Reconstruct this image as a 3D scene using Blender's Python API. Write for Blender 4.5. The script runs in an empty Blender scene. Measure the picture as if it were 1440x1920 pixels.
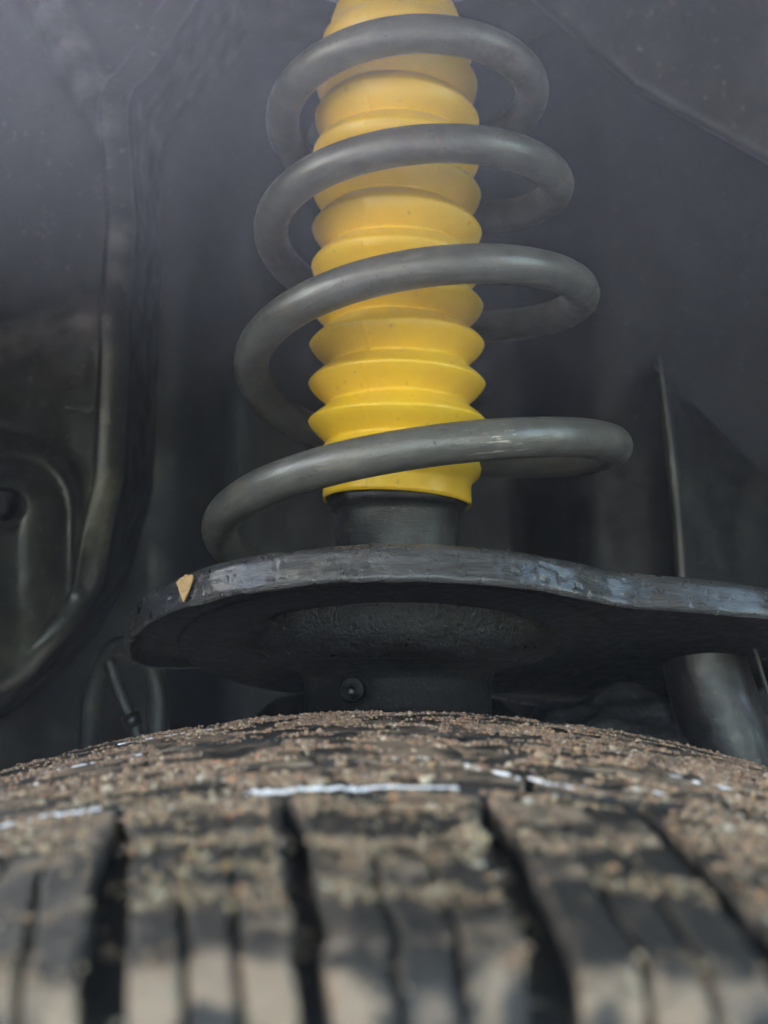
import bpy, math, random
import numpy as np
from mathutils import Vector, noise as mnoise

# ------------------------------------------------------------------ scene, camera, light
sc = bpy.context.scene
COL = sc.collection
MM = 0.001
rng = np.random.default_rng(7)
random.seed(7)

sc.render.engine = 'CYCLES'
sc.cycles.use_denoising = True
try:
    sc.cycles.denoiser = 'OPENIMAGEDENOISE'
except Exception:
    pass
sc.cycles.max_bounces = 8
sc.cycles.diffuse_bounces = 4
sc.cycles.volume_bounces = 1
sc.cycles.sample_clamp_indirect = 6.0

F_PX = 2100.0                      # focal length in pixels of the 1440x1920 frame
cam_d = bpy.data.cameras.new("camera")
cam = bpy.data.objects.new("camera", cam_d)
COL.objects.link(cam)
sc.camera = cam
cam.location = (0, 0, 0)
cam.rotation_euler = (math.radians(90 + 3.68), 0, 0)
cam_d.sensor_fit = 'AUTO'
cam_d.sensor_width = 36.0
cam_d.lens = F_PX * 36.0 / 1920.0
cam_d.clip_start = 0.005
cam_d.clip_end = 60.0
cam_d.dof.use_dof = True
cam_d.dof.focus_distance = 0.272
cam_d.dof.aperture_fstop = cam_d.lens / 2.6
cam_d.dof.aperture_blades = 0

SUN_AZ = 68.0                       # measured from straight behind towards the left
SUN_EL = 9.0                       # the sun stands low, behind the wheel well on the left
world = bpy.data.worlds.new("World")
sc.world = world
world.use_nodes = True
wn, wl = world.node_tree.nodes, world.node_tree.links
wn.clear()
sky = wn.new('ShaderNodeTexSky')
sky.sky_type = 'NISHITA'
sky.sun_disc = False
sky.sun_elevation = math.radians(SUN_EL)
sky.sun_rotation = math.radians(-SUN_AZ)
sky.dust_density = 2.0
bg = wn.new('ShaderNodeBackground')
bg.inputs['Strength'].default_value = 0.05
wo = wn.new('ShaderNodeOutputWorld')
wl.new(sky.outputs[0], bg.inputs[0])
wl.new(bg.outputs[0], wo.inputs[0])

sun_d = bpy.data.lights.new("sun", 'SUN')
sun_d.energy = 5.0
sun_d.angle = math.radians(12)
sun_d.color = (1.0, 0.96, 0.9)
sun = bpy.data.objects.new("sun", sun_d)
COL.objects.link(sun)
sun.rotation_euler = Vector((math.sin(math.radians(SUN_AZ)) * math.cos(math.radians(SUN_EL)), -math.cos(math.radians(SUN_AZ)) * math.cos(math.radians(SUN_EL)), -math.sin(math.radians(SUN_EL)))).to_track_quat('-Z', 'Y').to_euler()

sc.view_settings.view_transform = 'Standard'
sc.view_settings.look = 'None'
sc.view_settings.gamma = 1.0
sc.view_settings.exposure = 5.5

# ------------------------------------------------------------------ helpers
def vnoise(p, seed=0):
    """value noise on an (n,3) array, -1..1"""
    p = np.asarray(p, float)
    i = np.floor(p).astype(np.int64)
    f = p - i
    f = f * f * (3 - 2 * f)
    def h(ix, iy, iz):
        n = (ix * 374761393 + iy * 668265263 + iz * 2147483647 + seed * 974634777) & 0xFFFFFFFF
        n = ((n ^ (n >> 13)) * 1274126177) & 0xFFFFFFFF
        n = (n ^ (n >> 16)) & 0xFFFF
        return n / 32767.5 - 1.0
    r = 0
    for dx in (0, 1):
        for dy in (0, 1):
            for dz in (0, 1):
                w = (f[:, 0] if dx else 1 - f[:, 0]) * (f[:, 1] if dy else 1 - f[:, 1]) * (f[:, 2] if dz else 1 - f[:, 2])
                r = r + w * h(i[:, 0] + dx, i[:, 1] + dy, i[:, 2] + dz)
    return r

def fbm(p, octv=4, seed=0):
    p = np.asarray(p, float)
    a, s, t = 1.0, 0.0, 0.0
    for k in range(octv):
        s = s + a * vnoise(p * 2 ** k + 17.3 * k, seed + k)
        t += a
        a *= 0.5
    return s / t

def sstep(a, b, x):
    t = np.clip((x - a) / (b - a), 0, 1)
    return t * t * (3 - 2 * t)

def smooth(me):
    me.polygons.foreach_set('use_smooth', [True] * len(me.polygons))

def mesh_obj(name, verts, faces, mat, parent=None, is_smooth=True, uv=None):
    """one mesh object; verts in millimetres, world frame"""
    me = bpy.data.meshes.new(name)
    v = np.asarray(verts, float) * MM
    me.from_pydata([tuple(q) for q in v], [], [tuple(int(i) for i in f) for f in faces])
    if uv is not None:
        lay = me.uv_layers.new(name='UVMap')
        li = np.zeros(len(me.loops), dtype=np.int32)
        me.loops.foreach_get('vertex_index', li)
        lay.data.foreach_set('uv', np.asarray(uv, float)[li].ravel())
    if is_smooth:
        smooth(me)
    me.materials.append(mat)
    me.update()
    o = bpy.data.objects.new(name, me)
    COL.objects.link(o)
    if parent:
        put(o, parent)
    return o

def put(o, parent):
    o.parent = parent
    o.matrix_parent_inverse = parent_inv(parent)

def parent_inv(p):
    m = p.matrix_basis.copy()
    q = p.parent
    if q:
        m = q.matrix_basis @ q.matrix_parent_inverse.inverted() @ m if False else m
    return m.inverted()

def tag(o, label=None, cat=None, kind=None, group=None):
    if label: o['label'] = label
    if cat: o['category'] = cat
    if kind: o['kind'] = kind
    if group: o['group'] = group
    return o

def thing(name, label, cat, loc=(0, 0, 0), kind=None):
    o = bpy.data.objects.new(name, None)
    o.location = Vector(loc) * MM
    o.empty_display_size = 0.01
    COL.objects.link(o)
    return tag(o, label, cat, kind)

def grid_faces(nu, nv, wrap_u=False, wrap_v=False):
    fs = []
    for i in range(nu if wrap_u else nu - 1):
        for j in range(nv if wrap_v else nv - 1):
            a = i * nv + j
            b = ((i + 1) % nu) * nv + j
            c = ((i + 1) % nu) * nv + (j + 1) % nv
            d = i * nv + (j + 1) % nv
            fs.append((a, b, c, d))
    return fs

def lathe(profile, n, origin, lean, rfun=None, side=0.0):
    """profile [(r,z)], axis through origin, top leaning away (+Y) by lean (tan). returns verts (n*m), faces, uv"""
    P = np.asarray(profile, float)
    m = len(P)
    th = np.arange(n) / n * 2 * math.pi - math.pi
    r = np.repeat(P[None, :, 0], n, 0)
    z = np.repeat(P[None, :, 1], n, 0)
    T = np.repeat(th[:, None], m, 1)
    if rfun is not None:
        r, z = rfun(r, z, T)
    b = math.atan(lean)
    x = r * np.sin(T)
    yl = -r * np.cos(T)
    zz = z + side * x
    y = yl * math.cos(b) + zz * math.sin(b)
    zw = -yl * math.sin(b) + zz * math.cos(b)
    V = np.stack([x + origin[0], y + origin[1], zw + origin[2]], -1).reshape(-1, 3)
    L = np.concatenate([[0], np.cumsum(np.hypot(np.diff(P[:, 0]), np.diff(P[:, 1])))])
    uv = np.stack([T * P[:, 0].max(), np.repeat(L[None, :], n, 0)], -1).reshape(-1, 2) * MM
    return V, grid_faces(n, m, wrap_u=True), uv

def tube(path, rad, n=12, caps=True):
    """swept tube along path (k,3), radius scalar or (k,)"""
    P = np.asarray(path, float)
    k = len(P)
    R = np.broadcast_to(np.asarray(rad, float), (k,))
    t = np.gradient(P, axis=0)
    t /= np.linalg.norm(t, axis=1)[:, None]
    up = np.array([0.0, 0.0, 1.0]) if abs(t[0, 2]) < 0.9 else np.array([0.0, 1.0, 0.0])
    V = []
    nrm = np.cross(t[0], up); nrm /= np.linalg.norm(nrm)
    for i in range(k):
        nrm = nrm - t[i] * np.dot(nrm, t[i]); nrm /= np.linalg.norm(nrm)
        bn = np.cross(t[i], nrm)
        for j in range(n):
            a = 2 * math.pi * j / n
            V.append(P[i] + R[i] * (math.cos(a) * nrm + math.sin(a) * bn))
    F = grid_faces(k, n, wrap_v=True)
    if caps:
        V.append(P[0]); V.append(P[-1])
        c0, c1 = len(V) - 2, len(V) - 1
        for j in range(n):
            F.append((c0, (j + 1) % n, j))
            F.append((c1, (k - 1) * n + j, (k - 1) * n + (j + 1) % n))
    L = np.concatenate([[0], np.cumsum(np.linalg.norm(np.diff(P, axis=0), axis=1))])
    uv = [(L[i] * MM, R[i] * 2 * math.pi * j / n * MM) for i in range(k) for j in range(n)]
    if caps:
        uv += [(0, 0), (0, 0)]
    return np.array(V), F, uv

def merge(parts):
    V, F, U, o = [], [], [], 0
    for p in parts:
        v, f = p[0], p[1]
        V.append(np.asarray(v, float))
        F += [tuple(int(i) + o for i in q) for q in f]
        if len(p) > 2: U.append(np.asarray(p[2], float))
        o += len(v)
    return np.concatenate(V), F

def box(x0, x1, y0, y1, z0, z1):
    V = [(x, y, z) for x in (x0, x1) for y in (y0, y1) for z in (z0, z1)]
    F = [(0, 1, 3, 2), (4, 6, 7, 5), (0, 4, 5, 1), (2, 3, 7, 6), (0, 2, 6, 4), (1, 5, 7, 3)]
    return np.array(V, float), F

def prism(poly, n_off, close=True):
    """closed slab: poly (k,3) front outline, n_off = offset vector to the back outline"""
    P = np.asarray(poly, float)
    k = len(P)
    V = np.concatenate([P, P + np.asarray(n_off, float)])
    F = [tuple(range(k)), tuple(range(2 * k - 1, k - 1, -1))]
    for i in range(k):
        j = (i + 1) % k
        F.append((i, k + i, k + j, j))
    return V, F

# ------------------------------------------------------------------ materials
class Mat:
    def __init__(self, name):
        self.m = bpy.data.materials.new(name)
        self.m.use_nodes = True
        self.n, self.l = self.m.node_tree.nodes, self.m.node_tree.links
        self.n.clear()
        self.out = self.n.new('ShaderNodeOutputMaterial')
        self.b = self.n.new('ShaderNodeBsdfPrincipled')
        self.l.new(self.b.outputs[0], self.out.inputs[0])
        self.tc = self.n.new('ShaderNodeTexCoord')
    def noise(self, scale, detail=4, rough=0.55, coord='Object', stretch=None, dist=0.0):
        t = self.n.new('ShaderNodeTexNoise')
        t.inputs['Scale'].default_value = scale
        t.inputs['Detail'].default_value = detail
        t.inputs['Roughness'].default_value = rough
        t.inputs['Distortion'].default_value = dist
        src = self.tc.outputs[coord]
        if stretch:
            mp = self.n.new('ShaderNodeMapping')
            mp.inputs['Scale'].default_value = stretch
            self.l.new(src, mp.inputs['Vector'])
            src = mp.outputs[0]
        self.l.new(src, t.inputs['Vector'])
        return t.outputs[0]
    def ramp(self, fac, stops):
        r = self.n.new('ShaderNodeValToRGB')
        el = r.color_ramp.elements
        while len(el) < len(stops):
            el.new(0.5)
        for e, (p, c) in zip(el, stops):
            e.position = p
            e.color = (c, c, c, 1) if not isinstance(c, (tuple, list)) else (*c, 1)
        self.l.new(fac, r.inputs[0])
        return r.outputs[0]
    def mix(self, fac, a, b):
        x = self.n.new('ShaderNodeMix')
        x.data_type = 'RGBA'
        for s, v in ((0, fac), (6, a), (7, b)):
            if isinstance(v, bpy.types.NodeSocket):
                self.l.new(v, x.inputs[s])
            else:
                x.inputs[s].default_value = (*v, 1) if isinstance(v, tuple) else v
        return x.outputs[2]
    def math(self, op, a, b=None):
        x = self.n.new('ShaderNodeMath')
        x.operation = op
        for s, v in ((0, a), (1, b)):
            if v is None: continue
            if isinstance(v, bpy.types.NodeSocket): self.l.new(v, x.inputs[s])
            else: x.inputs[s].default_value = v
        return x.outputs[0]
    def near(self, p, r0, r1):
        """1 inside r0 mm of world/object point p, 0 past r1"""
        d = self.n.new('ShaderNodeVectorMath'); d.operation = 'DISTANCE'
        self.l.new(self.tc.outputs['Object'], d.inputs[0])
        d.inputs[1].default_value = Vector(p) * MM
        mr = self.n.new('ShaderNodeMapRange')
        mr.inputs['From Min'].default_value = r0 * MM
        mr.inputs['From Max'].default_value = r1 * MM
        mr.inputs['To Min'].default_value = 1
        mr.inputs['To Max'].default_value = 0
        self.l.new(d.outputs['Value'], mr.inputs['Value'])
        return mr.outputs[0]
    def bump(self, h, strength, dist, prev=None):
        b = self.n.new('ShaderNodeBump')
        b.inputs['Strength'].default_value = strength
        b.inputs['Distance'].default_value = dist * MM
        self.l.new(h, b.inputs['Height'])
        if prev is not None: self.l.new(prev, b.inputs['Normal'])
        return b.outputs[0]
    def set(self, **k):
        names = dict(col='Base Color', rough='Roughness', normal='Normal', spec='Specular IOR Level', metal='Metallic',
                     sss='Subsurface Weight', coat='Coat Weight', coatr='Coat Roughness')
        for kk, v in k.items():
            s = self.b.inputs[names[kk]]
            if isinstance(v, bpy.types.NodeSocket): self.l.new(v, s)
            else: s.default_value = (*v, 1) if isinstance(v, tuple) else v
        return self.m

def mat_boot():
    m = Mat('yellow_boot_rubber')
    c = m.mix(m.ramp(m.noise(60, 4), [(0.35, 0.0), (0.75, 1.0)]), (0.84, 0.56, 0.03), (0.77, 0.49, 0.028))
    c = m.mix(m.ramp(m.noise(420, 3), [(0.66, 0.0), (0.76, 0.55)]), c, (0.42, 0.27, 0.06))
    nb = m.bump(m.noise(900, 3), 0.25, 0.15)
    m.b.inputs['Subsurface Radius'].default_value = (0.003, 0.0015, 0.0004)
    m.b.inputs['Subsurface Scale'].default_value = 0.6
    return m.set(col=c, rough=0.33, normal=nb, spec=0.5, sss=0.1)

def mat_spring():
    m = Mat('grey_spring_paint')
    c = m.mix(m.ramp(m.noise(120, 5), [(0.35, 0.0), (0.7, 1.0)]), (0.066, 0.067, 0.061), (0.112, 0.110, 0.096))
    c = m.mix(m.ramp(m.noise(900, 4), [(0.62, 0.0), (0.72, 0.8)]), c, (0.028, 0.028, 0.028))
    dirt = m.ramp(m.noise(260, 4, 0.6, 'UV', (0.25, 1, 1)), [(0.60, 0.0), (0.70, 0.6)])
    c = m.mix(dirt, c, (0.16, 0.14, 0.11))
    pale_streak = m.math('MULTIPLY', m.near((27, 264, 37.5), 4, 12), m.ramp(m.noise(900, 5, 0.65, 'UV', (0.16, 1.2, 1)), [(0.56, 0.0), (0.62, 0.9)]))
    c = m.mix(pale_streak, c, (0.40, 0.38, 0.33))
    pits = m.ramp(m.noise(520, 5, 0.7), [(0.64, 0.0), (0.70, 1.0)])
    c = m.mix(m.math('MULTIPLY', pits, 0.7), c, (0.022, 0.020, 0.018))
    rust = m.math('MULTIPLY', m.ramp(m.noise(75, 3), [(0.58, 0.0), (0.68, 1.0)]), m.ramp(m.noise(700, 4, 0.6), [(0.5, 0.0), (0.62, 0.9)]))
    c = m.mix(rust, c, (0.15, 0.095, 0.06))
    h = m.bump(m.noise(420, 6, 0.65, 'UV', (0.22, 1, 1)), 0.6, 0.35)
    h = m.bump(m.noise(1500, 3), 0.4, 0.15, h)
    h = m.bump(m.math('MULTIPLY', pits, -1.0), 0.5, 0.25, h)
    r = m.ramp(m.noise(300, 4), [(0.3, 0.28), (0.7, 0.44)])
    return m.set(col=c, rough=r, normal=h, spec=0.8)

def mat_seat():
    m = Mat('black_seat_paint')
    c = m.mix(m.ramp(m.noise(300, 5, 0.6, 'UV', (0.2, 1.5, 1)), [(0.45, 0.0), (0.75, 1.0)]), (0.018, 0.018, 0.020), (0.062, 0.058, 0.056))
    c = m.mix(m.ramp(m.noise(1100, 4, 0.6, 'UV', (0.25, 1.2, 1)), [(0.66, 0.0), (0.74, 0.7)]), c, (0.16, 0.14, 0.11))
    h = m.bump(m.noise(1500, 6, 0.7, 'UV', (0.25, 1.2, 1), 0.8), 1.0, 0.7)
    h = m.bump(m.noise(260, 5, 0.65, 'UV', (0.35, 1.0, 1), 1.2), 0.8, 1.3, h)
    return m.set(col=c, rough=m.ramp(m.noise(350, 4), [(0.3, 0.20), (0.7, 0.44)]), normal=h, spec=0.8, coat=0.5, coatr=0.22)

def mat_black(name, col=(0.018, 0.018, 0.02), rough=0.45, grime=(0.05, 0.048, 0.04), gs=60, streak=None, spec=0.5, bump=0.35, amt=1.0):
    m = Mat(name)
    f = m.ramp(m.noise(gs, 6, 0.62), [(0.48, 0.0), (0.78, amt)])
    c = m.mix(f, col, grime)
    f2 = m.ramp(m.noise(gs * 9, 5, 0.65), [(0.60, 0.0), (0.74, 0.8 * amt)])
    c = m.mix(f2, c, tuple(min(1.0, v * 2.0) for v in grime))
    h = m.bump(m.noise(gs * 6, 5, 0.6, 'Object', streak), bump, 0.8)
    return m.set(col=c, rough=m.ramp(m.noise(gs * 3, 4), [(0.3, rough - 0.1), (0.7, rough + 0.12)]), normal=h, spec=spec)

def mat_tyre():
    m = Mat('dusty_tyre_rubber')
    rub = m.mix(m.noise(200, 4), (0.012, 0.012, 0.012), (0.026, 0.025, 0.023))
    dust = m.mix(m.noise(90, 4), (0.165, 0.113, 0.073), (0.24, 0.188, 0.140))
    at = m.n.new('ShaderNodeAttribute'); at.attribute_name = 'dust'
    f = m.math('ADD', at.outputs['Fac'], m.math('MULTIPLY', m.math('SUBTRACT', m.noise(420, 6, 0.68), 0.5), 1.3))
    f = m.ramp(f, [(0.22, 0.0), (0.62, 0.95)])
    c = m.mix(f, rub, dust)
    h = m.bump(m.noise(700, 6, 0.65), 0.8, 0.6)
    h = m.bump(m.noise(200, 4, 0.6), 0.4, 0.8, h)
    return m.set(col=c, rough=m.ramp(f, [(0.0, 0.55), (1.0, 0.9)]), normal=h, spec=0.28)

def mat_plain(name, col, rough=0.7, var=0.35, scale=300, spec=0.4):
    m = Mat(name)
    lo = tuple(v * (1 - var) for v in col)
    hi = tuple(min(1, v * (1 + var)) for v in col)
    c = m.mix(m.ramp(m.noise(scale, 5, 0.6), [(0.3, 0.0), (0.7, 1.0)]), lo, hi)
    return m.set(col=c, rough=rough, spec=spec, normal=m.bump(m.noise(scale * 3, 4), 0.4, 0.3))

def mat_grains():
    m = Mat('sand_grains')
    a = m.n.new('ShaderNodeAttribute'); a.attribute_name = 'tint'
    return m.set(col=a.outputs['Color'], rough=0.6, spec=0.5)

def mat_panel():
    m = Mat('side_panel_dust_highlights')
    c = m.mix(m.ramp(m.noise(30, 6, 0.62), [(0.48, 0.0), (0.78, 1.0)]), (0.020, 0.020, 0.018), (0.060, 0.056, 0.042))
    c = m.mix(m.ramp(m.noise(270, 5, 0.65), [(0.60, 0.0), (0.74, 0.8)]), c, (0.12, 0.11, 0.085))
    for p, r1, k in (((-99, 399, 33), 11, 0.8), ((-101, 399, 18), 12, 0.9), ((-105, 399, 2), 9, 0.5), ((-95, 400, 126), 9, 0.6), ((-94, 400, 112), 8, 0.5), ((-125, 398, -22), 26, 0.35)):  # pale highlight painted into the colour along the rolled edge
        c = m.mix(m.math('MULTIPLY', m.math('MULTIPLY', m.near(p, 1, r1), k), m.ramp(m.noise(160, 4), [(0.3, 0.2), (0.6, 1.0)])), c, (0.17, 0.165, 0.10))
    for p, r1, col in (((-122, 388, 206), 13, (0.30, 0.29, 0.30)), ((-114, 388, 192), 13, (0.30, 0.29, 0.30)), ((-106, 388, 178), 12, (0.24, 0.23, 0.24)), ((-98, 390, 164), 10, (0.16, 0.15, 0.15)),  # light streak painted along the diagonal ridge, crease line lightened too
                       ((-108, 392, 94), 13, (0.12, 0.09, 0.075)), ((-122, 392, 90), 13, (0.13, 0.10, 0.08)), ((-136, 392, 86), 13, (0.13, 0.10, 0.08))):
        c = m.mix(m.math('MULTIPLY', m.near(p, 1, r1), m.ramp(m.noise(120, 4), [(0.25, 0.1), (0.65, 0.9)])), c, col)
    h = m.bump(m.noise(180, 5, 0.6), 0.3, 0.9)
    h = m.bump(m.noise(900, 4, 0.6), 0.3, 0.3, h)
    return m.set(col=c, rough=m.ramp(m.noise(90, 4), [(0.3, 0.28), (0.7, 0.48)]), normal=h, spec=0.6)

M_BOOT, M_SPRING, M_SEAT, M_TYRE = mat_boot(), mat_spring(), mat_seat(), mat_tyre()
M_DISH = mat_black('shade_black_paint', (0.006, 0.006, 0.007), 0.55, (0.012, 0.012, 0.012), 110, None, 0.2, 0.5)  # blackened to put the shade under the seat into the colour
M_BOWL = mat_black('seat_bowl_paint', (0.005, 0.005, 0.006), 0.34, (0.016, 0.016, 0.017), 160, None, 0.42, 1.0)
M_TUBE = mat_black('damper_black_paint', (0.016, 0.017, 0.018), 0.36, (0.07, 0.07, 0.06), 90, (1, 1, 3))
M_WELL = mat_black('wheel_well_sheet_paint', (0.005, 0.0055, 0.007), 0.5, (0.018, 0.017, 0.015), 34, None, 0.35, 0.3)
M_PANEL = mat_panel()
M_GUSSET = mat_black('gusset_paint', (0.010, 0.010, 0.011), 0.5, (0.038, 0.038, 0.028), 45, None, 0.4, 0.3)
M_LINER = mat_black('liner_plastic', (0.02, 0.02, 0.02), 0.7, (0.04, 0.04, 0.035), 20)
M_HOSE = mat_black('hose_rubber', (0.022, 0.022, 0.022), 0.5, (0.07, 0.065, 0.05), 120)
M_KNUCKLE = mat_black('muddy_iron', (0.012, 0.0115, 0.012), 0.6, (0.06, 0.053, 0.05), 70, None, 0.3, 0.9)
M_ROD = mat_black('greasy_rod', (0.009, 0.008, 0.0085), 0.42, (0.034, 0.029, 0.028), 60, None, 0.6, 0.25)
M_LEAF = mat_plain('dry_leaf', (0.42, 0.27, 0.12), 0.7, 0.3, 900)
M_FLAKE = mat_plain('pale_flake', (0.72, 0.70, 0.73), 0.5, 0.4, 500)
M_GROUND = mat_plain('asphalt', (0.06, 0.06, 0.06), 0.85, 0.2, 6)
M_SAND = mat_grains()

# ------------------------------------------------------------------ ground
v, f = box(-1500, 1500, -1500, 1500, -700, -652)
tag(mesh_obj('ground', v, f, M_GROUND, None, False), None, None, 'structure')

# ------------------------------------------------------------------ wheel well (car body round the strut)
well = thing('wheel_well', 'dark dusty sheet metal wheel well surrounding the spring and strut', 'car body', (0, 470, -40))

# back wall: a tall rounded recess behind the strut
nx, nz = 150, 130
X = np.linspace(-195, 330, nx); Z = np.linspace(-330, 300, nz)
GX, GZ = np.meshgrid(X, Z, indexing='ij')
Y = 452 + 30 * (1 - sstep(55, 92, np.abs(GX + 3 - 0.02 * GZ)) * 1.0) + 4 * np.sin(GZ / 60.0)
Y = Y + 2.2 * fbm(np.stack([GX / 28, GZ / 28, GX * 0], -1).reshape(-1, 3), 3, 3).reshape(GX.shape)
Y = Y - 8 * sstep(170, 300, GZ)
V = np.stack([GX, Y, GZ], -1).reshape(-1, 3)
mesh_obj('back_panel', V, grid_faces(nx, nz), M_WELL, well)

# left side panel with rolled edge, pressed pocket and creases
def panel_edge(z):
    return np.interp(z, [-330, -60, -43, -33, -16, 3, 26, 37, 80, 118, 132, 146, 160, 182, 208, 260],
                     [-190, -160, -139, -126, -112, -102, -97, -94.5, -93, -92, -91, -92.5, -93, -91, -75, -45])
nu, nz = 120, 170
U = np.concatenate([np.linspace(0, 1, nu - 20) ** 0.8, np.ones(20)])
Z = np.linspace(-330, 292, nz)
V = np.zeros((nu, nz, 3))
xe = panel_edge(Z)
for i in range(nu):
    if i < nu - 20:
        x = -195 + (xe - 9 - (-195)) * (i / (nu - 21))
        y = np.full(nz, 398.0)
    else:
        a = (i - (nu - 20)) / 19.0
        if a < 0.6:
            t = a / 0.6 * math.pi / 2
            x = xe - 9 + 9 * math.sin(t)
            y = np.full(nz, 398.0 + 9 * (1 - math.cos(t)))
        else:
            x = xe + 0.5 * (a - 0.6)
            y = np.full(nz, 407.0 + (a - 0.6) / 0.4 * 62)
    V[i, :, 0], V[i, :, 1], V[i, :, 2] = x, y, Z
xx, zz = V[:, :, 0], V[:, :, 2]
cap = np.hypot(xx + 134, zz - np.clip(zz, -70, 27))
front = (np.arange(nu) < nu - 20)[:, None]
dy = 9 * np.exp(-((cap - 20) / 4.6) ** 2) - 4.5 * sstep(15, 5, cap) + 5 * np.exp(-((cap - 2.5) / 2.5) ** 2) * (zz > 20)
crease = 98 + 0.28 * (xx + 94)
dy = dy - 7 * np.exp(-((zz - crease) / 7.0) ** 2) * sstep(-90, -110, xx)
dd = (xx + 122) * 0.87 + (zz - 208) * 0.49
dy = dy - 12 * np.exp(-(dd / 7.0) ** 2) * sstep(145, 165, zz)
dy = dy + 1.6 * fbm(np.stack([xx / 22, zz / 22, xx * 0], -1).reshape(-1, 3), 4, 11).reshape(xx.shape)
V[:, :, 1] += np.where(front, dy, dy[nu - 21][None, :])
V[:, :, 1] += 40 * sstep(20, -90, zz) * 0.35
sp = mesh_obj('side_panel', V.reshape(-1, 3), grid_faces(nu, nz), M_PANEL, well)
sp.data.materials.append(M_WELL)
mi = np.zeros(len(sp.data.polygons), dtype=np.int32)
mi[(np.arange(len(mi)) // (nz - 1)) >= nu - 10] = 1
sp.data.polygons.foreach_set('material_index', mi)

# pressed boss with bolt in the pocket
pv, pf, _ = tube([(-133, 398, 27), (-133, 391, 27), (-133, 389.5, 27)], [7.5, 7.0, 5.5], 20)
mesh_obj('panel_bolt', pv, pf, M_PANEL, well)

# upper right brace crossing the corner
br = np.array([(52, 434, 243), (100, 434, 199), (162, 434, 163), (300, 434, 100), (300, 434, 243)], float)
v, f = prism(br, (0, 7, 0))
ob = mesh_obj('upper_brace', v, f, M_PANEL, well, False)
bv = ob.modifiers.new('bevel', 'BEVEL'); bv.width = 3 * MM; bv.segments = 4

# right gusset fin with rolled left flange
gz = np.linspace(79, -80, 60); gu = np.linspace(0, 1, 26)
GV = np.zeros((60, 26, 3))
for i, z in enumerate(gz):
    xl = np.interp(z, [-80, -20, 20, 50, 79], [104, 103, 101, 98.5, 95]); xr = np.interp(z, [-80, -8, 20, 52, 79], [215, 185, 160, 128, 99])
    GV[i, :, 0] = 1.12 * (xl + (xr - xl) * gu)
    GV[i, :, 1] = 430 + 26 * gu
    GV[i, :, 2] = 1.12 * z
gp = GV.reshape(-1, 3)
gp[:, 1] += 1.6 * fbm(gp / 14.0, 4, 61)
mesh_obj('gusset', gp, grid_faces(60, 26), M_GUSSET, well)
zt = np.linspace(79, -80, 30)
path = np.stack([np.interp(zt, [-80, -20, 20, 50, 79], [104, 103, 101, 98.5, 95]), np.full(30, 384.0), zt], -1) * 1.12
v, f, _ = tube(path, np.interp(zt, [-80, 60, 79], [2.4, 2.2, 0.8]), 12)
mesh_obj('gusset_flange', v, f, M_PANEL, well)
# unseen roof and lip; side walls and flap added to shape the light
v, f = box(-330, 330, 12, 480, 236, 244)
mesh_obj('roof_panel', v, f, M_LINER, well, False)
ax = np.linspace(-292, 292, 41)
arc = [(x, 4, -178 + math.sqrt(300.0 ** 2 - x * x)) for x in ax]  # unseen arch, its curve drawn in to narrow the sky light
v, f = prism([(-420, 4, 236), (-420, 4, -300)] + [(-300, 4, -300)] + arc + [(300, 4, -300), (420, 4, -300), (420, 4, 236)], (0, 8, 0))
mesh_obj('arch_lip', v, f, M_LINER, well, False)
v, f = box(334, 342, 196, 480, -400, 244)
mesh_obj('shading_wall', v, f, M_LINER, well, False)
v, f = prism([(-112, 270, -44), (-196, 404, -44), (-196, 404, 234), (-112, 270, 234)], (-6, -6, 0))  # added wall that keeps the sun beam off the spring
mesh_obj('shading_wall', v, f, M_LINER, well, False)
v, f = prism([(-196, 404, -60), (-196, 490, -60), (-196, 490, 234), (-196, 404, 234)], (-6, 0, 0))  # added to stop sun leaking past the slanted wall
mesh_obj('shading_wall', v, f, M_LINER, well, False)
Z_EDGE = 108.0
v, f = prism([(-260, 470, -400), (-430, -60, -400), (-430, -60, Z_EDGE), (-260, 470, Z_EDGE)], (-6, 3, 0))  # added out of view, its top edge cuts the low sun beam
mesh_obj('beam_flap', v, f, M_LINER, well, False)

# ------------------------------------------------------------------ strut
strut = thing('suspension_strut', 'strut with yellow bellows boot inside a dark grey coil spring', 'suspension strut', (3.8, 320, -20))
BO = (3.8, 320.0, 0.0); BL = math.tan(math.radians(5))

# coil spring: control points every quarter turn (theta, cx, R, height)
D0 = 320.0
TH = np.array([-215, -200, -180, -90, 0, 90, 180, 270, 360, 450, 540, 630, 720, 810, 900, 990, 1080, 1170, 1260, 1310], float)
CX = np.array([9.9] * 6 + [9.9, 9.9, 9.9, 9.9, 9.6, 9.4, 9.3, 9.2, 8.6, 8.0, 7.6, 7.2, 7.0, 7])
RR = np.array([55, 55, 56.0, 56.5, 56.8, 55.6, 52.5, 48.8, 48.2, 48.0, 45.5, 43.2, 42.4, 42.2, 40.5, 38.8, 38.0, 37.6, 37.0, 36.8])
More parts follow.
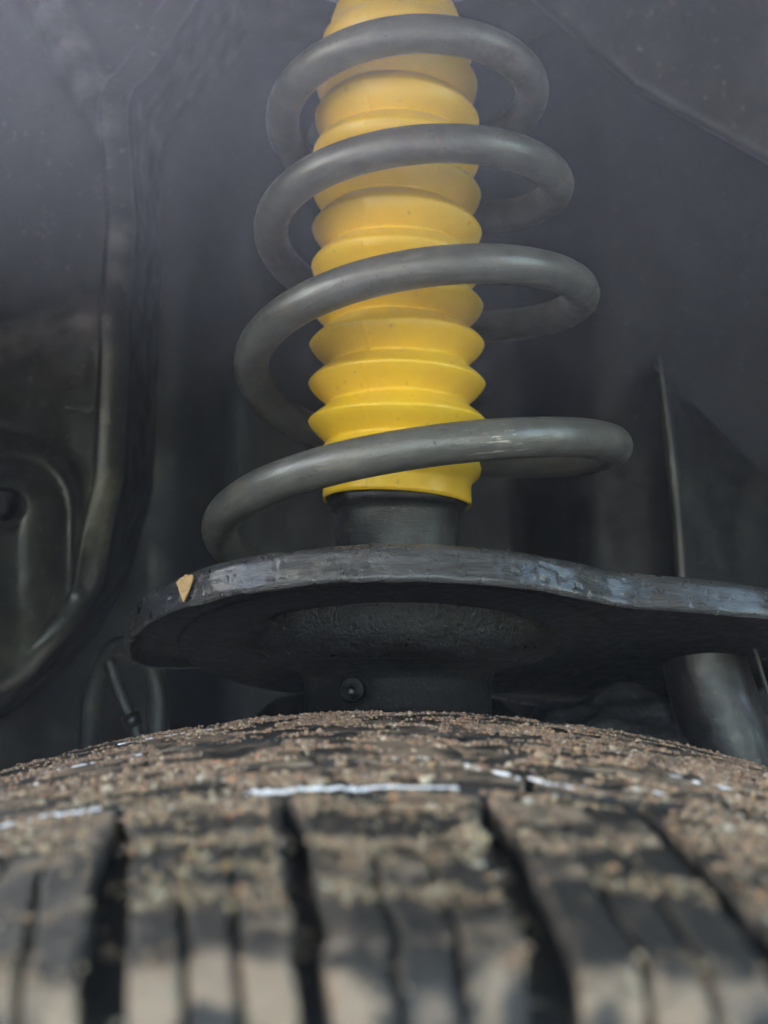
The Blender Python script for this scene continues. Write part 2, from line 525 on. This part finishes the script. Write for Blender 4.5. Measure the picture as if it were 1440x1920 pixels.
# world z on the ring, before the lean of the ring plane
ZZ = np.array([-5, -3, 0, 13.0, 25.3, 38.5, 50.0, 62.0, 73.5, 83.5, 94.0, 104.0, 111.5, 117.5, 128, 139.0, 147.6, 147.5, 146.0, 149])
LEANS = np.array([0.13] * 9 + [0.13, 0.12, 0.10, 0.09, 0.08, 0.06, 0.05, 0.04, 0.03, 0.03, .03])
tt = np.linspace(TH[0], TH[-1], 620)
def cub(x, xp, fp):
    """Catmull-Rom / Hermite interpolation on uneven knots"""
    mfd = np.gradient(fp, xp)
    i = np.clip(np.searchsorted(xp, x) - 1, 0, len(xp) - 2)
    h = xp[i + 1] - xp[i]; t = (x - xp[i]) / h
    return ((2 * t**3 - 3 * t**2 + 1) * fp[i] + (t**3 - 2 * t**2 + t) * h * mfd[i] + (-2 * t**3 + 3 * t**2) * fp[i + 1] + (t**3 - t**2) * h * mfd[i + 1])
R_, Z_, C_, L_ = cub(tt, TH, RR), cub(tt, TH, ZZ), cub(tt, TH, CX), np.interp(tt, TH, LEANS)
a = np.radians(tt)
path = np.stack([C_ + R_ * np.sin(a), D0 + 0.09 * Z_ - R_ * np.cos(a), Z_ + L_ * R_ * np.cos(a)], -1)
v, f, uv = tube(path, 5.05, 26)
tag(mesh_obj('coil_spring', v, f, M_SPRING, strut, True, uv), 'dark grey painted coil spring wound round the yellow boot')

# bellows boot
prof = []
zt0, pitch = 58.2, 11.75
ks = list(range(-1, 9))
prof += [(20.5, 23.7), (21.4, 23.4), (21.5, 24.7), (21.4, 28.2), (22.0, 29.4), (23.9, 30.8), (24.4, 33.0), (23.8, 35.4), (22.0, 37.6), (21.4, 39.6)]
for k in ks:
    zc = zt0 + pitch * k
    w = k / 8.0
    rt = 25.7 - 1.0 * max(0, w)
    rv = 20.0 + 0.5 * max(0, w)
    e = 1.2 + 1.6 * max(0, w)             # V-shaped pleats below, rounder bulges above
    up = 0.45                                # the upper face of a pleat is shorter than the lower one
    for p in np.concatenate([np.linspace(-0.54, 0, 12), np.linspace(0.03, up - 0.01, 8)]):
        q = -p / 0.55 if p <= 0 else p / up
        sh = 0.6 * (1 - q ** (e if p <= 0 else 1.1 + 0.5 * max(0, w))) + 0.4 * (0.5 + 0.5 * math.cos(math.pi * q)) ** (1 - 0.45 * max(0, w))
        tip = math.exp(-(p / 0.035) ** 2) * 0.12
        prof.append((rv + (rt - rv) * max(0, sh) ** (0.95) + tip, zc + (p + 0.02) * pitch))
ztop = zt0 + pitch * 8.5
prof += [(21.8, ztop + 0.4), (22.6, ztop + 1.6), (23.3, ztop + 4.5), (22.6, ztop + 7.5), (21.0, ztop + 9.5), (20.6, ztop + 10.6), (20.4, ztop + 13), (18.8, ztop + 18), (16, ztop + 23), (14.5, ztop + 27), (14.5, ztop + 40)]
prof += [(13.2, ztop + 40)]
def boot_fun(r, z, T):
    seam = np.angle(np.exp(1j * (T + 0.385)))
    r = r + 0.32 * np.exp(-(seam / 0.012) ** 2)
    r = r + 0.10 * np.sin(2 * T + z * 0.09) + 0.06 * np.sin(3 * T - z * 0.2)
    k = sstep(60, 130, z)
    z = z - (0.006 + 0.034 * k) * r * np.sin(T) + 0.18 * np.sin(T * 2 + z * 0.37)
    # lower lip hangs lower on the right
    z = z - sstep(30, 23, z) * 0.9 * np.sin(T)
    return r, z
v, f, uv = lathe(prof, 260, BO, BL, boot_fun)
tag(mesh_obj('dust_boot', v, f, M_BOOT, strut, True, uv), 'yellow pleated rubber bellows boot with vertical mould seam')

# damper tube with cap
prof = [(0, 25.8), (17.5, 25.8), (18.9, 25.4), (19.4, 24.4), (19.4, 22.2), (18.8, 21.2), (17.9, 20.6), (17.6, 19), (17.6, -40), (25, -60), (26, -64), (26, -150), (0, -150)]
v, f, uv = lathe(prof, 96, BO, BL)
tube_o = mesh_obj('damper_tube', v, f, M_TUBE, strut, True, uv)
cap_p = [(17.8, 24.9), (19.3, 25.2), (20.1, 24.6), (20.2, 22.4), (19.4, 21.4), (17.7, 21.0)]
v, f, uv = lathe(cap_p, 96, BO, BL, lambda r, z, T: (r + 0.12 * np.sign(np.sin(T * 14)), z))
mesh_obj('tube_cap', v, f, M_TUBE, tube_o, True, uv)
# upper mount (beyond the frame) that the spring bears on
v, f, uv = lathe([(0, 208), (46, 208), (50, 210), (50, 214), (30, 220), (12, 236), (0, 236)], 64, BO, BL)
mesh_obj('top_mount', v, f, M_TUBE, strut, True, uv)

# spring seat: tilted pressed dish with a turned-down rim that runs out into a tongue on the right
TB = 0.333
SO = (3.8, 320.0, -14.4)
rim_prof = [(58, -1.6), (66, -0.6), (70.5, 0.0), (73.2, 0.2), (74.2, -0.3), (75.0, -1.4)] + [(75.3, -1.4 - 0.63 * q) for q in range(1, 11)] + [(75.2, -8.3), (74.6, -9.1), (73.6, -8.6), (73.0, -5.4), (70, -4.6), (58, -4.8)]
def seat_fun(r, z, T):
    Td = np.degrees(T)
    k = sstep(38, 82, Td) * sstep(170, 120, Td)
    grow = 42 * k
    r2 = r + grow * sstep(55, 75, r)
    back = sstep(84, 128, np.abs(Td)) * (1 - k)          # the lip dies out behind, where the plate is cut back
    r2 = r2 - back * 22 * sstep(50, 75, r)
    z = z * (1 - back * np.where(r > 66, 0.8, 0.0))
    z = z - 0.4 * fbm(np.stack([T * 9, r / 9, z / 9], -1).reshape(-1, 3), 2, 4).reshape(T.shape)
    wr = fbm(np.stack([T * 75 / 3.2, z / 0.8, 0 * z], -1).reshape(-1, 3), 4, 77).reshape(T.shape)
    pit = fbm(np.stack([T * 75 / 2.2, z / 1.3, 0 * z + 5], -1).reshape(-1, 3), 3, 79).reshape(T.shape)
    r2 = r2 + (0.14 * wr - 0.35 * sstep(0.42, 0.62, pit)) * sstep(60, 74, r) * sstep(-9.0, -8.0, z)
    r2 = r2 + 0.35 * fbm(np.stack([np.sin(T) * 14, np.cos(T) * 14, z / 5], -1).reshape(-1, 3), 3, 9).reshape(T.shape)
    return r2, z
v, f, uv = lathe(rim_prof, 1100, SO, TB, seat_fun)
seat = mesh_obj('spring_seat', v, f, M_SEAT, strut, True, uv)
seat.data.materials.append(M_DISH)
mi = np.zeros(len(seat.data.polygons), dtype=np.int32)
mi[(np.arange(len(mi)) % (len(rim_prof) - 1)) >= 18] = 1  # underside faces take the blackened shade colour
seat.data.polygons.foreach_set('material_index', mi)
seat['label'] = 'black rough painted spring seat rim with tongue running out right'
plate = [(20, -1.2), (60, -1.2), (61.5, -5.0), (60.5, -5.4), (20, -5.4)]
v, f, uv = lathe(plate, 120, SO, TB)
mesh_obj('seat_plate', v, f, M_DISH, seat, True, uv)
dish = [(22, 4.0), (43, 0.0), (46.2, -4.0), (47.0, -7.5), (46.4, -12.0), (43.8, -16.0), (38, -19.0), (31, -20.4), (27.5, -21.5), (26.2, -24), (26.2, -60), (17, -60)]
def dish_fun(r, z, T):
    n = fbm(np.stack([np.sin(T) * r / 8, np.cos(T) * r / 8, z / 6], -1).reshape(-1, 3), 4, 21).reshape(T.shape)
    dent = np.exp(-((np.degrees(np.angle(np.exp(1j * (T - 0.28)))) / 9) ** 2)) * np.exp(-((z + 13) / 4) ** 2)
    return r + 0.7 * n - 1.6 * dent, z
v, f, uv = lathe(dish, 220, (3.8, 320, -3.5), 0.10, dish_fun)
bowl = mesh_obj('seat_dish', v, f, M_BOWL, seat, True, uv)
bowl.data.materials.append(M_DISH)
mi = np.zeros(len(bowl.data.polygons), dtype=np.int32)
mi[(np.arange(len(mi)) % (len(dish) - 1)) >= 6] = 1  # lower faces take the blackened shade colour
bowl.data.polygons.foreach_set('material_index', mi)

# leaf scrap stuck on the left end of the rim
def rim_point(Tdeg, r=76.0, z=-4.5):
    b = math.atan(TB); T = math.radians(Tdeg)
    x, yl = r * math.sin(T), -r * math.cos(T)
    return np.array([x + SO[0], yl * math.cos(b) + z * math.sin(b) + SO[1], -yl * math.sin(b) + z * math.cos(b) + SO[2]])
T0 = -42.0
LV, LF = [], []
outl = [(-3.1, 3.6), (-1.4, 4.4), (0.6, 4.9), (2.4, 4.4), (2.9, 3.2), (1.9, 0.2), (0.9, -2.6), (0.4, -3.6), (-0.5, -1.8), (-1.9, 1.4)]
for (s, h) in outl:
    LV.append(rim_point(T0 + math.degrees(s / 75.4), 76.3 + 0.25 * math.sin(s * 2), -5.4 + h * 0.8))
LV = np.array(LV)
nrm = np.array([math.sin(math.radians(T0)), -math.cos(math.radians(T0)), 0.0])
v, f = prism(LV, -0.35 * nrm)
tag(mesh_obj('leaf_scrap', v, f, M_LEAF, None, False), 'small tan triangular leaf scrap stuck on left end of black seat rim', 'leaf scrap')

# ------------------------------------------------------------------ knuckle, bolt, hose, rod low behind the tyre
kn = thing('steering_knuckle', 'dark muddy cast knuckle low behind the tyre under the seat', 'knuckle', (20, 350, -60))
def blob(cx, cy, cz, rx, ry, rz, amp, seed, n=44):
    th = np.linspace(0, 2 * math.pi, n, endpoint=False); ph = np.linspace(0.02, math.pi - 0.02, n // 2)
    A, B = np.meshgrid(th, ph, indexing='ij')
    d = np.stack([np.cos(A) * np.sin(B), np.sin(A) * np.sin(B), np.cos(B)], -1)
    k = 1 + amp * fbm(d.reshape(-1, 3) * 3 + seed, 4, seed).reshape(A.shape)
    sq = lambda u: np.sign(u) * np.abs(u) ** 0.75
    P = np.stack([cx + rx * k * sq(d[..., 0]), cy + ry * k * sq(d[..., 1]), cz + rz * k * sq(d[..., 2])], -1)
    return P.reshape(-1, 3), grid_faces(n, n // 2, wrap_u=True)
v, f = blob(76, 352, -58, 34, 26, 24, 0.22, 5, 70)
mesh_obj('casting', v, f, M_KNUCKLE, kn)
v, f = blob(2, 358, -66, 50, 20, 34, 0.10, 8, 60)
mesh_obj('clamp_lug', v, f, M_DISH, kn)
BX, BY, BZ = -8.2, 285.0, -27.0
v, f, _ = tube([(BX, BY + 34, BZ), (BX, BY + 4, BZ), (BX, BY + 1.2, BZ), (BX, BY, BZ)], [2.9, 2.9, 2.5, 1.0], 24)
mesh_obj('bolt', v, f, M_TUBE, kn)
v, f, _ = tube([(BX + 0.6, BY + 12, BZ), (BX + 0.6, BY + 5, BZ - 0.2), (BX + 0.6, BY + 4.4, BZ - 0.2)], [4.0, 4.0, 3.3], 22)
mesh_obj('washer', v, f, M_DISH, kn)

hose = thing('brake_hose', 'thin dark hose hooked in an arch at lower left behind the tyre', 'hose', (-85, 380, -70))
arch = [(-96, 372, -90), (-97, 372, -60), (-95.5, 370, -36), (-90, 368, -23), (-83, 366, -20), (-76, 364, -25), (-73, 364, -36), (-72, 362, -60)]
def spl(P, n):
    P = np.asarray(P, float); t = np.arange(len(P), dtype=float); s = np.linspace(0, len(P) - 1, n)
    return np.stack([cub(s, t, P[:, i]) for i in range(3)], -1)
v, f, _ = tube(spl(arch, 60), 3.4, 14)
mesh_obj('hose_bend', v, f, M_HOSE, hose)
v, f, _ = tube(spl([(-88, 360, -24), (-84, 358, -34), (-78, 356, -46), (-72, 354, -58), (-68, 352, -72)], 30), 2.1, 12)
mesh_obj('hose_pipe', v, f, M_HOSE, hose)
v, f, _ = tube([(-80.2, 356.4, -41), (-78.4, 355.9, -45)], 2.9, 10)
mesh_obj('hose_ferrule', v, f, M_ROD, hose)

rod = thing('link_rod', 'smooth greyish rod with pale streak at far right under seat tongue', 'rod', (101, 330, -60))
v, f, _ = tube(spl([(92, 334, -10), (96, 332, -30), (101.5, 330, -50), (107, 328, -80)], 30), np.linspace(11.5, 14, 30), 28)
mesh_obj('rod_sleeve', v, f, M_ROD, rod)
v, f, _ = tube(spl([(104, 316, -18), (107, 315, -30), (111, 314, -44), (114, 313, -60)], 20), 0.6, 8)
mesh_obj('clip_wire', v, f, M_HOSE, rod)

# ------------------------------------------------------------------ tyre
TX, TR = 1.5, 310.0
TZ = -28.3 - TR
tyre = thing('car_tyre', 'worn black tyre tread caked with tan sand in the foreground', 'tyre', (TX, 190, TZ))
def rho(y):
    """crown profile of the tread (mm above nominal radius)"""
    return np.interp(y, [60, 80, 84, 88, 92, 93.5, 96, 98, 100, 104, 112, 125, 150, 195, 240, 262, 274, 282, 290, 300, 330],
                     [-60, -24, -14, -10.0, -7.4, -6.5, -4.8, -3.7, -3.2, -2.8, -2.2, -1.3, -0.6, 0, -0.7, -1.6, -2.6, -5, -11, -24, -70])
def dust(s, y):
    n = fbm(np.stack([s / 10.0, y / 6.0, 0 * y + 3], -1), 4, 51)
    n2 = fbm(np.stack([s / 2.6, y / 2.0, 0 * y + 9], -1), 3, 57)
    y = y + 2.2 * vnoise(np.stack([s / 5.5, 0 * s, 0 * s + 2], -1), 58)
    base = np.interp(y, [84, 88, 92.5, 93.5, 95, 97.8, 99.8, 106, 118, 140, 165, 200, 290], [0.5, 0.42, 0.15, 0.05, 0.70, 0.74, 0.14, 0.06, 0.14, 0.24, 0.26, 0.28, 0.30])  # paler band on the shoulder, dark strip just below it
    return np.clip(base + 0.75 * n + 0.45 * n2, 0, 1)
def on_tyre(s, y, h):
    a = np.asarray(s, float) / TR
    r = TR + h
    return np.stack([TX + r * np.sin(a), y + 0 * a, TZ + r * np.cos(a)], -1)
# carcass under the tread: full ring
ns, ny = 360, 40
ys = np.linspace(60, 330, ny)
S, YY = np.meshgrid(np.arange(ns) / ns * 2 * math.pi * TR, ys, indexing='ij')
Hc = rho(YY) - 5.5
mesh_obj('carcass', on_tyre(S.ravel(), YY.ravel(), Hc.ravel()), grid_faces(ns, ny, wrap_u=True), M_TYRE, tyre)

grooves = [(-37.5, -27.0), (-15.0, -8.2), (11.5, 13.2), (33.0, 34.5)]   # arc positions at y=150 and y=105
def gpos(i):
    if 0 <= i < 4: return grooves[i]
    if i < 0: return (-37.5 + 21.5 * i, -27.0 + 19.5 * i)
    return (33.0 + 21.5 * (i - 3), 34.5 + 20.0 * (i - 3))

def block(name, y0, y1, sL, sR, top=0.0, depth=5.0, ncol=9, nrow=12, bev=0.9, seed=0):
    """block of tread between the edge curves sL(y), sR(y); rounded shoulders, skirts down to the groove floor"""
    yy = np.concatenate([[y0, y0], np.linspace(y0, y1, nrow), [y1, y1]])
    hy = np.concatenate([[-depth, -bev], np.linspace(0, 0, nrow), [-bev, -depth]])
    uu = np.concatenate([[0, 0], np.linspace(0, 1, ncol), [1, 1]])
    hu = np.concatenate([[-depth, -bev], np.zeros(ncol), [-bev, -depth]])
    inset_y = np.concatenate([[0, 0], np.where(np.arange(nrow) == 0, bev * .7, 0) - np.where(np.arange(nrow) == nrow - 1, bev * .7, 0), [0, 0]])
    y = (yy + inset_y)[None, :] * np.ones((len(uu), 1))
    l, r = sL(y), sR(y)
    s = l + (r - l) * uu[:, None]
    ins = np.zeros(len(uu)); ins[2] = bev * .7; ins[-3] = -bev * .7
    s = s + ins[:, None]
    h = np.minimum(hy[None, :], hu[:, None])
    topm = (h == 0)
    n = fbm(np.stack([s.ravel() / 3.0, y.ravel() / 3.0, 0 * s.ravel() + seed], -1), 3, 2).reshape(s.shape)
    H = rho(y) + top + np.where(topm, 0.42 * n, h)
    o = mesh_obj(name, on_tyre(s.ravel(), y.ravel(), H.ravel()), grid_faces(len(uu), len(yy)), M_TYRE, tyre)
    d = dust(s.ravel(), y.ravel()) * np.where(h.ravel() < -2, 0.25, 1.0)
    at = o.data.attributes.new('dust', 'FLOAT', 'POINT')
    at.data.foreach_set('value', d.astype(np.float32))
    return o

nb = 0
for i in range(-4, 8):
    a0, a1 = gpos(i), gpos(i + 1)
    def edge(g0, off):
        def e(y):
            w = 1.0 + 0.35 * vnoise(np.stack([y.ravel() / 9.0, 0 * y.ravel() + off * 3 + g0[0], 0 * y.ravel()], -1), 91).reshape(y.shape)
            bend = 1.5 * sstep(118, 140, y) - 1.2 * sstep(108, 96, y)
            return g0[0] + (g0[1] - g0[0]) * (150 - np.clip(y, 85, 160)) / 45.0 + bend * 0.6 + off * w * (0.25 + 0.75 * sstep(156, 140, y)) + 0.35 * vnoise(np.stack([y.ravel() / 2.2, 0 * y.ravel() + g0[0] + off, 0 * y.ravel()], -1), 92).reshape(y.shape)
        return e
    gw = lambda j: {0: 2.0, 1: 1.6, 2: 2.3}.get(j, 1.8)
    left, right = edge(a0, gw(i)), edge(a1, -gw(i + 1))
    for k in range(3):
        fl, fr = k / 3.0, (k + 1) / 3.0
        def cut(fr_, off, left=left, right=right):
            return lambda y: left(y) + (right(y) - left(y)) * fr_ + off * (0.10 + 0.90 * sstep(128, 116, y)) + 0.5 * vnoise(np.stack([y.ravel() / 6.0, 0 * y.ravel() + fr_ * 7, 0 * y.ravel() + (off > 0) * 0.0], -1), 93).reshape(y.shape) * (0 < fr_ < 1)
        sl = cut(fl, 0.42 if k else 0.0)
        sr = cut(fr, -0.42 if k < 2 else 0.0)
        block('tread_block', 94.8 + rng.normal(0, 0.45), 158.5, sl, sr, top=rng.normal(-0.1, 0.28), depth=5.2, ncol=8, nrow=30, bev=0.5, seed=nb)
        nb += 1
    # ledge under the shoulder blocks
    block('shoulder_ledge', 81.0, 91.8, edge(a0, 0.6), edge(a1, -0.6), top=-2.0, depth=5, ncol=10, nrow=8, bev=0.8, seed=nb)

for (y0, y1, pitch_b, sl) in ((161.5, 181.0, 31.0, 0.15), (184.0, 213.5, 27.0, -0.35), (216.5, 245.5, 29.0, 0.35), (248.5, 283.0, 24.0, -0.2)):
    n0 = int(170 / pitch_b) + 1
    ph = rng.uniform(0, pitch_b)
    for i in range(-n0, n0 + 1):
        c0 = i * pitch_b + ph
        L = (lambda y, c0=c0, sl=sl, ym=(y0 + y1) / 2: c0 + sl * (y - ym) + 0.8)
        Rr = (lambda y, c0=c0, sl=sl, ym=(y0 + y1) / 2, pb=pitch_b: c0 + pb + sl * (y - ym) - 0.8)
        block('tread_block', y0, y1, L, Rr, top=rng.normal(0, 0.15), depth=5.2, ncol=16, nrow=14, bev=0.7, seed=nb)
        nb += 1

ico_v = []
ph = (1 + 5 ** .5) / 2
for a_ in (-1, 1):
    for b_ in (-ph, ph):
        ico_v += [(0, a_, b_), (a_, b_, 0), (b_, 0, a_)]
ico_v = np.array(ico_v); ico_v /= np.linalg.norm(ico_v, axis=1)[:, None]
ico_f = []
dm = np.linalg.norm(ico_v[:, None] - ico_v[None], axis=-1)
for i in range(12):
    for j in range(i + 1, 12):
        for k in range(j + 1, 12):
            if dm[i, j] < 1.2 and dm[j, k] < 1.2 and dm[i, k] < 1.2:
                n_ = np.cross(ico_v[j] - ico_v[i], ico_v[k] - ico_v[i])
                ico_f.append((i, j, k) if np.dot(n_, ico_v[i]) > 0 else (i, k, j))
ico_f = np.array(ico_f)

# pale flakes along the circumferential grooves
def pale_streak(y0, y1, s0, s1, w=0.9, dens=6.0):
    n = max(5, int((s1 - s0) * dens))
    s = rng.uniform(s0, s1, n)
    y = y0 + (y1 - y0) * (s - s0) / (s1 - s0)
    keep = vnoise(np.stack([s / 1.8, s * 0 + y0, s * 0], -1), 5) > -0.4
    s, y = s[keep], y[keep]; n = len(s)
    yy = y + 1.1 * vnoise(np.stack([s / 2.6, s * 0 + y0, s * 0], -1), 6) + rng.normal(0, 0.42 * w, n)
    VV, FF = [], []
    for k in range(n):
        sc_ = np.array([rng.uniform(0.25, 0.75), rng.uniform(0.15, 0.4), rng.uniform(0.10, 0.22)])
        q = ico_v * sc_ * (1 + 0.2 * rng.normal(0, 1, (12, 1)))
        ca, sa = math.cos(rng.normal(0, 0.3)), math.sin(rng.normal(0, 0.3))
        q = np.stack([q[:, 0] * ca - q[:, 1] * sa, q[:, 0] * sa + q[:, 1] * ca, q[:, 2]], -1)
        VV.append(on_tyre(s[k] + q[:, 0], yy[k] + q[:, 1], rho(yy[k]) + 0.12 + q[:, 2]))
        FF += [tuple(int(i_) + 12 * k for i_ in t_) for t_ in ico_f]
    o = mesh_obj('pale_flakes', np.concatenate(VV), FF, M_FLAKE, tyre)
    o['kind'] = 'stuff'
    return o
for args in ((158.6, 159.0, -64, -41, 1.1), (160.4, 160.0, -21, -17.5, 1.8), (160.0, 159.8, -17.3, -3.5, 1.6), (160.6, 160.8, -3.5, 9, 0.5),
             (187.5, 183.5, 1.5, 5.5, 1.0), (183.0, 177.0, 6.5, 13.5, 1.3), (176.5, 172.5, 14, 18.0, 1.2), (171.5, 167.0, 18.5, 24, 1.3), (166.5, 162.5, 24.3, 32, 2.0),
             (188.0, 186.5, 46, 50, 1.1), (185.0, 183.5, 51, 56, 1.1), (169.5, 168.0, 37.5, 41, 1.1), (213.5, 213.5, -66, -48, 0.5), (246.5, 246.5, -60, -38, 0.5)):
    pale_streak(*args)

# ------------------------------------------------------------------ sand grains lying on the tread
def sand(name, N, label, rmed=0.26, rsig=0.42, rmax=0.85, ymax=286, seedk=0):
    y = rng.uniform(95, ymax, N * 4)
    half = 20 + y * 0.40
    s = rng.uniform(-1, 1, N * 4) * half
    cl = fbm(np.stack([s / 14, y / 7, 0 * y], -1), 4, 31)
    fine = fbm(np.stack([s / 4.5, y / 2.6, 0 * y + 7], -1), 3, 37)
    p = sstep(-0.12, 0.34, cl * 0.75 + fine * 0.7) * np.interp(y, [97, 101, 108, 118, 140, 165, 200, 286], [0.08, 0.34, 0.55, 0.55, 0.55, 0.80, 1.0, 1.0])
    drop = np.zeros(len(s))
    for i in range(-5, 9):                    # grit in the open lateral grooves lies on their floor, nothing bridges the open lateral grooves
        g0, g1 = gpos(i)
        c = g0 + (g1 - g0) * (150 - np.clip(y, 85, 160)) / 45.0
        ing = (np.abs(s - c) < 2.0) & (y < 158)
        p = np.where(ing, p * 0.35, p)
        drop = np.where(ing, 4.6, drop)
    w_area = half / half.max()
    keep = np.nonzero(rng.uniform(0, 1, N * 4) < p * w_area)[0][:N]
    s, y, drop = s[keep], y[keep], drop[keep]
    n = len(s)
    r = np.clip(np.exp(rng.normal(math.log(rmed), rsig, n)), 0.08, rmax) * np.interp(y, [100, 125, 180, 286], [0.72, 0.85, 0.95, 0.72])
    groove = ((y > 158.5) & (y < 161.5)) | ((y > 181) & (y < 184)) | ((y > 213.5) & (y < 216.5)) | ((y > 245.5) & (y < 248.5))
    P = on_tyre(s, y, rho(y) + r * 0.25 + np.where(groove, -2.0, 0.0) - drop)
    sc3 = r[:, None] * rng.uniform(0.6, 1.25, (n, 3))
    q = rng.normal(0, 1, (n, 4)); q /= np.linalg.norm(q, axis=1)[:, None]
    w, x, yq, z = q.T
    Rm = np.stack([1 - 2 * (yq * yq + z * z), 2 * (x * yq - z * w), 2 * (x * z + yq * w),
                   2 * (x * yq + z * w), 1 - 2 * (x * x + z * z), 2 * (yq * z - x * w),
                   2 * (x * z - yq * w), 2 * (yq * z + x * w), 1 - 2 * (x * x + yq * yq)], -1).reshape(n, 3, 3)
    jitter = 1 + 0.18 * rng.normal(0, 1, (n, 12, 1))
    loc = ico_v[None] * jitter * sc3[:, None, :]
    V = (np.einsum('nij,nkj->nki', Rm, loc) + P[:, None, :]).reshape(-1, 3) * MM
    F = (ico_f[None] + (np.arange(n) * 12)[:, None, None]).reshape(-1, 3)
    me = bpy.data.meshes.new(name)
    me.vertices.add(len(V)); me.vertices.foreach_set('co', V.astype(np.float32).ravel())
    me.loops.add(F.size); me.loops.foreach_set('vertex_index', F.astype(np.int32).ravel())
    me.polygons.add(len(F)); me.polygons.foreach_set('loop_start', (np.arange(len(F)) * 3).astype(np.int32))
    me.update(calc_edges=True)
    pal = np.array([(0.36, 0.25, 0.17), (0.30, 0.19, 0.13), (0.45, 0.34, 0.24), (0.22, 0.15, 0.11), (0.55, 0.47, 0.38), (0.42, 0.22, 0.13), (0.16, 0.13, 0.11), (0.62, 0.58, 0.55), (0.50, 0.33, 0.14)])
    pr = np.array([.24, .22, .16, .12, .09, .06, .07, .02, .02])
    ci = rng.choice(len(pal), n, p=pr)
    c = pal[ci] * rng.uniform(0.7, 1.15, (n, 1)) * np.stack([np.interp(y, [120, 190, 286], a_) for a_ in ((0.56, 0.76, 0.66), (0.55, 0.70, 0.57), (0.45, 0.63, 0.52))], -1)
    c = np.clip(np.repeat(np.concatenate([c, np.ones((n, 1))], 1), 12, 0), 0, 1)
    at = me.color_attributes.new('tint', 'FLOAT_COLOR', 'POINT')
    at.data.foreach_set('color', c.astype(np.float32).ravel())
    me.materials.append(M_SAND)
    o = bpy.data.objects.new(name, me); COL.objects.link(o)
    return tag(o, label, 'sand', 'stuff')
sand('sand_grains', 68000, 'fine tan sand grains scattered over the tyre tread')
sand('sand_clods', 800, 'larger crumbs of tan grit between the fine sand on the tyre', 0.52, 0.32, 1.05, 200, 3)

# ------------------------------------------------------------------ hazy air
v, f = box(-1800, 1800, -1800, 1800, -1700, 300)
hz = mesh_obj('haze', v, f, M_GROUND, None, False)
hm = bpy.data.materials.new('haze_air'); hm.use_nodes = True
hm.node_tree.nodes.clear()
hv = hm.node_tree.nodes.new('ShaderNodeVolumePrincipled')
hv.inputs['Color'].default_value = (0.67, 0.75, 1.0, 1)
hv.inputs['Density'].default_value = 0.045
hv.inputs['Anisotropy'].default_value = 0.28
ho = hm.node_tree.nodes.new('ShaderNodeOutputMaterial')
hm.node_tree.links.new(hv.outputs[0], ho.inputs['Volume'])
hz.data.materials[0] = hm
tag(hz, None, None, 'stuff')
